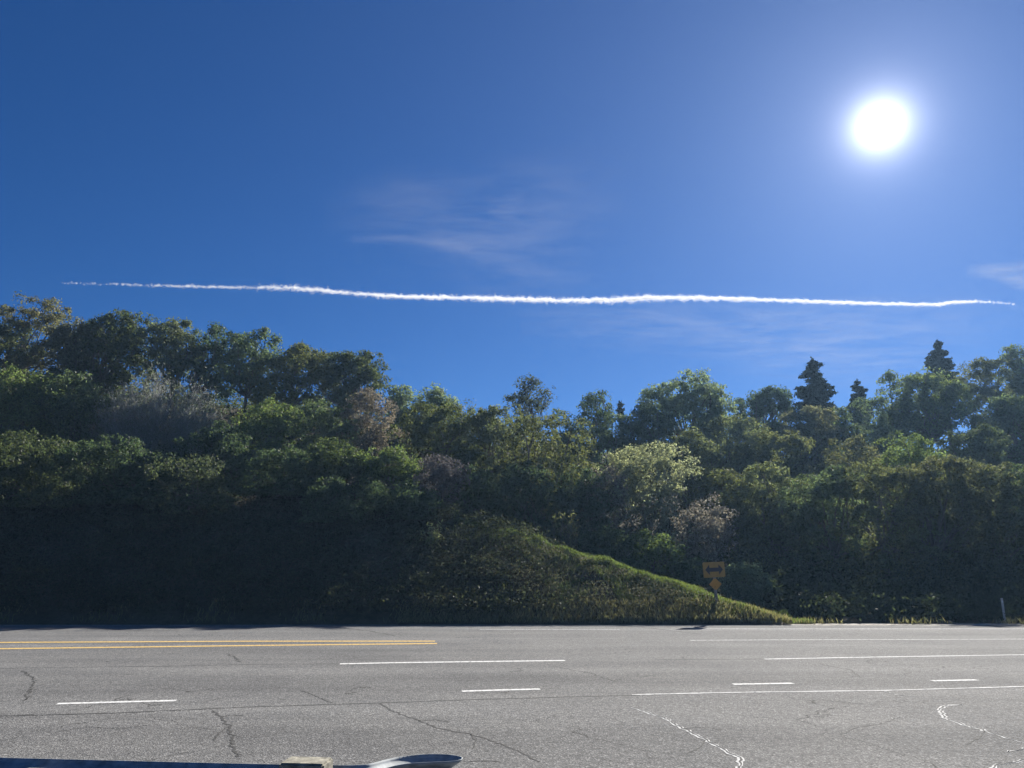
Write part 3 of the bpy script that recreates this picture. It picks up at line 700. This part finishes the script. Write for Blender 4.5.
# rounded end: swings out towards the road, round the nose and back
nose = [ground(*q, ZT)[:2] for q in [(384, 762.0), (399, 758.4), (414, 756.2), (430, 755.2), (444, 755.5), (453, 756.6), (457.5, 758.0), (453, 759.6), (440, 760.3), (420, 760.9), (402, 762.4), (388, 765.0), (376, 768.5)]]
ctrl = np.array([path[-1]] + nose)
for a_, b_ in zip(ctrl[:-1], ctrl[1:]):
    for t in np.linspace(0.25, 1, 4): path.append(a_ + (b_ - a_)*t)
path = np.array(path)
sm = path.copy()
for _ in range(4): sm[1:-1] = (sm[:-2] + sm[1:-1]*2 + sm[2:])/4
link('beam', sweep_rail(sm), rail)
nrm = np.array([-dirr[1], dirr[0]])
def box_on(name, c, w, dp, z0, z1, mt, bev=0.012):
    bm = bmesh.new(); bmesh.ops.create_cube(bm, size=1)
    for v in bm.verts: v.co = Vector((v.co.x*w, v.co.y*dp, (v.co.z + 0.5)*(z1 - z0) + z0))
    bmesh.ops.bevel(bm, geom=bm.edges, offset=bev, segments=2, affect='EDGES')
    o = bm_obj(name, bm, mt, rail); o.location = (c[0], c[1], 0); o.rotation_euler = (0, 0, math.atan2(dirr[1], dirr[0])); return o
pc_ = ground(312, 756.4, 0.80)[:2]
for i in range(0, 12):
    c = pc_ - dirr*1.905*i
    zt = 0.80 if i == 0 else 0.70
    box_on('post', c + nrm*(-0.10 if i == 0 else -0.15), 0.30 if i == 0 else 0.15, 0.20, -0.15, zt, M_WOOD)

# ---------------------------------------------------------------- contrail and cirrus
def cloud_mat(name, alpha):
    m, nt, out = mat(name)
    d = N(nt, 'ShaderNodeBsdfDiffuse'); d.inputs[0].default_value = (0.95, 0.95, 0.95, 1)
    t = N(nt, 'ShaderNodeBsdfTranslucent'); t.inputs[0].default_value = (0.95, 0.95, 0.95, 1)
    mx = N(nt, 'ShaderNodeMixShader'); mx.inputs[0].default_value = 0.5
    L(nt, d.outputs[0], mx.inputs[1]); L(nt, t.outputs[0], mx.inputs[2])
    tp = N(nt, 'ShaderNodeBsdfTransparent'); m2 = N(nt, 'ShaderNodeMixShader')
    if alpha is None:
        tc = nt.nodes.new('ShaderNodeTexCoord')
        mp = nt.nodes.new('ShaderNodeMapping'); L(nt, tc.outputs['Object'], mp.inputs[0])
        mp.inputs['Scale'].default_value = (0.0015, 0.0030, 0.0); mp.inputs['Rotation'].default_value = (0, 0, R(-14))
        nz = noise(nt, mp.outputs[0], 1.0, 9, 0.6)
        mr = N(nt, 'ShaderNodeMapRange'); mr.inputs[1].default_value = 0.36; mr.inputs[2].default_value = 0.80; mr.inputs[4].default_value = 0.9
        L(nt, nz, mr.inputs[0])
        av = nt.nodes.new('ShaderNodeAttribute'); av.attribute_name = 'fade'
        mu = N(nt, 'ShaderNodeMath', operation='MULTIPLY'); L(nt, mr.outputs[0], mu.inputs[0]); L(nt, av.outputs['Fac'], mu.inputs[1])
        L(nt, mu.outputs[0], m2.inputs[0])
    else: m2.inputs[0].default_value = alpha
    L(nt, tp.outputs[0], m2.inputs[1]); L(nt, mx.outputs[0], m2.inputs[2])
    L(nt, m2.outputs[0], out.inputs[0]); return m
M_TRAIL = cloud_mat('contrail_ice', 0.10)
M_CIRRUS = cloud_mat('cirrus_ice', None)

ALT = 1500.0
tp = [(62, 282.8, 1.2, .12), (110, 283.6, 1.5, .22), (150, 285, 1.7, .35), (240, 287.3, 2.0, .5), (285, 287.2, 4.2, .6), (320, 289.8, 3.4, .9), (345, 292.5, 2.8, .8), (400, 296.3, 3.0, 1.1),
      (480, 297.8, 3.4, 1.2), (560, 300.2, 3.2, 1.3), (615, 299.8, 3.6, 1.4), (650, 297.4, 3.8, 1.4), (700, 297.8, 3.2, 1.2), (760, 299.3, 2.6, 1.1), (840, 302.3, 2.2, 1.), (905, 304, 1.9, .9),
      (938, 304.4, 1.9, .9), (955, 301.8, 1.8, .9), (985, 301.2, 1.6, .5), (1018, 304.2, 1.2, .12)]
A = np.array(tp); A[:, 2] *= 0.8; s = np.linspace(0, len(A) - 1, 1500)
cx, cy, cw, cd = (np.interp(s, np.arange(len(A)), A[:, j]) for j in range(4))
cy = np.convolve(np.pad(cy, 15, 'edge'), np.ones(31)/31, 'valid')
seg = np.hypot(np.gradient(cx), np.gradient(cy)); pr = seg*cd**1.5*np.sqrt(cw)*(0.8 + 0.3*np.sin(cx*0.09 + 1)*np.sin(cx*0.031) + 0.15*np.sin(cx*0.37)); pr /= pr.sum()
idx = rng.choice(1500, 19000, p=pr)
puff = (np.sin(cx*0.42)*np.sin(cx*0.171 + 1) + np.sin(cx*0.93 + 2)*0.5)
yy = cy[idx] + rng.normal(size=len(idx))*cw[idx]*0.36*rng.choice([0.6, 1.0, 1.6], len(idx)) + puff[idx]*cw[idx]*0.22
xx = cx[idx] + rng.normal(size=len(idx))*1.2
d = np.stack([xx - W_/2, FPX*CP - (H_/2 - yy)*SP, (H_/2 - yy)*CP + FPX*SP], 1)
tt = (ALT + rng.normal(size=len(idx))*8)/d[:, 2]
pts = d*tt[:, None]
dist = np.linalg.norm(pts, axis=1)
o = link('contrail', leaf_mesh('contrail', pts, -unit(pts) + rng.normal(size=pts.shape)*0.25, dist/FPX*2.6, dist/FPX*1.5, M_TRAIL))
tag(o, 'long thin white contrail stretching across the whole sky', 'contrail')

def cirrus(label, cx_, cy_, wx, wy, strength, alt=2600.0, name='cirrus_cloud'):
    n = 41
    us, vs = np.meshgrid(np.linspace(-1, 1, n), np.linspace(-1, 1, n))
    V = []
    for u, v in zip(us.ravel(), vs.ravel()):
        q = ray(cx_ + u*wx, cy_ + v*wy + 0.10*wy*math.sin(3*u)); q = q*(alt/q[2]); V.append(q)
    V = np.array(V); V[:, 2] += 25*np.sin(V[:, 0]*0.002)*np.cos(V[:, 1]*0.0016)
    i, j = np.meshgrid(np.arange(n - 1), np.arange(n - 1)); a_ = (j*n + i).ravel()
    me = mesh_np(name, V, np.stack([a_, a_ + 1, a_ + n + 1, a_ + n], 1), 4, M_CIRRUS, None, True)
    f = me.attributes.new('fade', 'FLOAT', 'POINT')
    rr = np.sqrt(us**2 + vs**2).ravel(); f.data.foreach_set('value', (strength*(1 - smooth(0.10, 1.0, rr*(1 + 0.25*np.sin(3*np.arctan2(vs, us).ravel() + 1))))).astype(np.float32))
    o = link(name, me); tag(o, label, 'cloud', 'cirrus wisps'); return o
cirrus('faint spread of white cirrus in the middle of the sky above the contrail', 490, 225, 170, 90, 0.15)
cirrus('curved thin cirrus streak just above the middle of the contrail', 450, 243, 100, 13, 0.24, 2500)
cirrus('small soft cirrus puff highest above the middle of the contrail', 497, 204, 34, 16, 0.22, 2700)
cirrus('white cirrus wisp at the right picture edge above the end of the contrail', 1012, 272, 46, 18, 0.55)
cirrus('wide pale cirrus veil between the contrail and the trees', 800, 335, 280, 56, 0.26)

# ---------------------------------------------------------------- sky, sun, camera
w = bpy.data.worlds.new('World'); SC.world = w; w.use_nodes = True
nt = w.node_tree
for n in list(nt.nodes): nt.nodes.remove(n)
sky = nt.nodes.new('ShaderNodeTexSky'); sky.sky_type = 'NISHITA'; sky.sun_disc = False
sky.sun_elevation = SUN_EL; sky.sun_rotation = SUN_AZ
sky.altitude = 1500; sky.air_density = 1.0; sky.dust_density = 0.35; sky.ozone_density = 2.5
bg = nt.nodes.new('ShaderNodeBackground'); bg.inputs[1].default_value = 0.05
hs_ = nt.nodes.new('ShaderNodeHueSaturation'); hs_.inputs['Saturation'].default_value = 1.12
tint = N(nt, 'ShaderNodeMixRGB', blend_type='MULTIPLY'); tint.inputs[0].default_value = 1; tint.inputs[2].default_value = (0.27, 0.41, 0.66, 1)
L(nt, sky.outputs[0], tint.inputs[1]); L(nt, tint.outputs[0], hs_.inputs['Color']); L(nt, hs_.outputs[0], bg.inputs[0])
# the sun itself and the bright air round it
tc = nt.nodes.new('ShaderNodeTexCoord')
nv = N(nt, 'ShaderNodeVectorMath', operation='NORMALIZE'); L(nt, tc.outputs['Generated'], nv.inputs[0])
sd = Vector((math.sin(SUN_AZ)*math.cos(SUN_EL), math.cos(SUN_AZ)*math.cos(SUN_EL), math.sin(SUN_EL)))
dt = N(nt, 'ShaderNodeVectorMath', operation='DOT_PRODUCT'); L(nt, nv.outputs[0], dt.inputs[0]); dt.inputs[1].default_value = sd
ac = N(nt, 'ShaderNodeMath', operation='ARCCOSINE'); L(nt, dt.outputs['Value'], ac.inputs[0])
def glow(width, power, amp, color, prev=None):
    dv = N(nt, 'ShaderNodeMath', operation='DIVIDE'); L(nt, ac.outputs[0], dv.inputs[0]); dv.inputs[1].default_value = R(width)
    pw_ = N(nt, 'ShaderNodeMath', operation='POWER'); L(nt, dv.outputs[0], pw_.inputs[0]); pw_.inputs[1].default_value = power
    ng = N(nt, 'ShaderNodeMath', operation='MULTIPLY'); L(nt, pw_.outputs[0], ng.inputs[0]); ng.inputs[1].default_value = -1
    ex = N(nt, 'ShaderNodeMath', operation='EXPONENT'); L(nt, ng.outputs[0], ex.inputs[0])
    am = N(nt, 'ShaderNodeMath', operation='MULTIPLY'); L(nt, ex.outputs[0], am.inputs[0]); am.inputs[1].default_value = amp
    e = nt.nodes.new('ShaderNodeBackground'); e.inputs[0].default_value = (*color, 1); L(nt, am.outputs[0], e.inputs[1])
    s_ = nt.nodes.new('ShaderNodeAddShader'); L(nt, prev, s_.inputs[0]); L(nt, e.outputs[0], s_.inputs[1]); return s_.outputs[0]
cur = bg.outputs[0]
cur = glow(1.0, 6.0, 30.0, (1, 0.98, 0.95), cur)
cur = glow(0.8, 1.0, 2.2, (0.95, 0.95, 1.0), cur)
cur = glow(5.0, 1.2, 0.10, (0.74, 0.80, 1.0), cur)
cur = glow(20.0, 1.2, 0.058, (0.72, 0.78, 1.0), cur)
wo = nt.nodes.new('ShaderNodeOutputWorld'); L(nt, cur, wo.inputs[0])

bm = bmesh.new(); bmesh.ops.create_cube(bm, size=1)
for v in bm.verts: v.co = Vector((v.co.x*6400, v.co.y*7400 + 500, (v.co.z + 0.5)*45 - 1.5))
hm_, hnt, hout = mat('shade_lift_air')
pv = hnt.nodes.new('ShaderNodeVolumePrincipled'); pv.inputs['Color'].default_value = (0.40, 0.66, 1.0, 1)
pv.inputs['Density'].default_value = 0.00038; pv.inputs['Anisotropy'].default_value = 0.35  # air volume added to lift dark shade towards blue
L(hnt, pv.outputs[0], hout.inputs['Volume'])
tag(bm_obj('haze', bm, hm_), 'thin bluish haze added to lift the shade over road and hillside', 'haze', kind='stuff')

sl = bpy.data.lights.new('sun', 'SUN'); sl.energy = 5.0; sl.angle = R(0.5); sl.color = (1.0, 0.95, 0.86)
so = bpy.data.objects.new('sun', sl); COL.objects.link(so)
so.rotation_euler = (-sd).to_track_quat('-Z', 'Y').to_euler(); so.location = (30, 30, 60)

cam = bpy.data.cameras.new('camera'); co_ = bpy.data.objects.new('camera', cam); COL.objects.link(co_)
cam.sensor_width = 36; cam.lens = FPX/W_*36; cam.clip_start = 0.05; cam.clip_end = 60000
co_.location = (0, 0, CAM_H); co_.rotation_euler = (math.pi/2 + PITCH, 0, 0)
SC.camera = co_

SC.view_settings.view_transform = 'Standard'; SC.view_settings.look = 'None'
SC.view_settings.exposure = 1.2; SC.view_settings.gamma = 1.0; SC.view_settings.use_curve_mapping = False
SC.render.engine = 'CYCLES'
SC.cycles.max_bounces = 8; SC.cycles.transparent_max_bounces = 48; SC.cycles.sample_clamp_indirect = 6
SC.cycles.use_denoising = True
SC.cycles.denoiser = 'OPENIMAGEDENOISE'; SC.cycles.denoising_input_passes = 'RGB_ALBEDO_NORMAL'; SC.cycles.denoising_prefilter = 'ACCURATE'
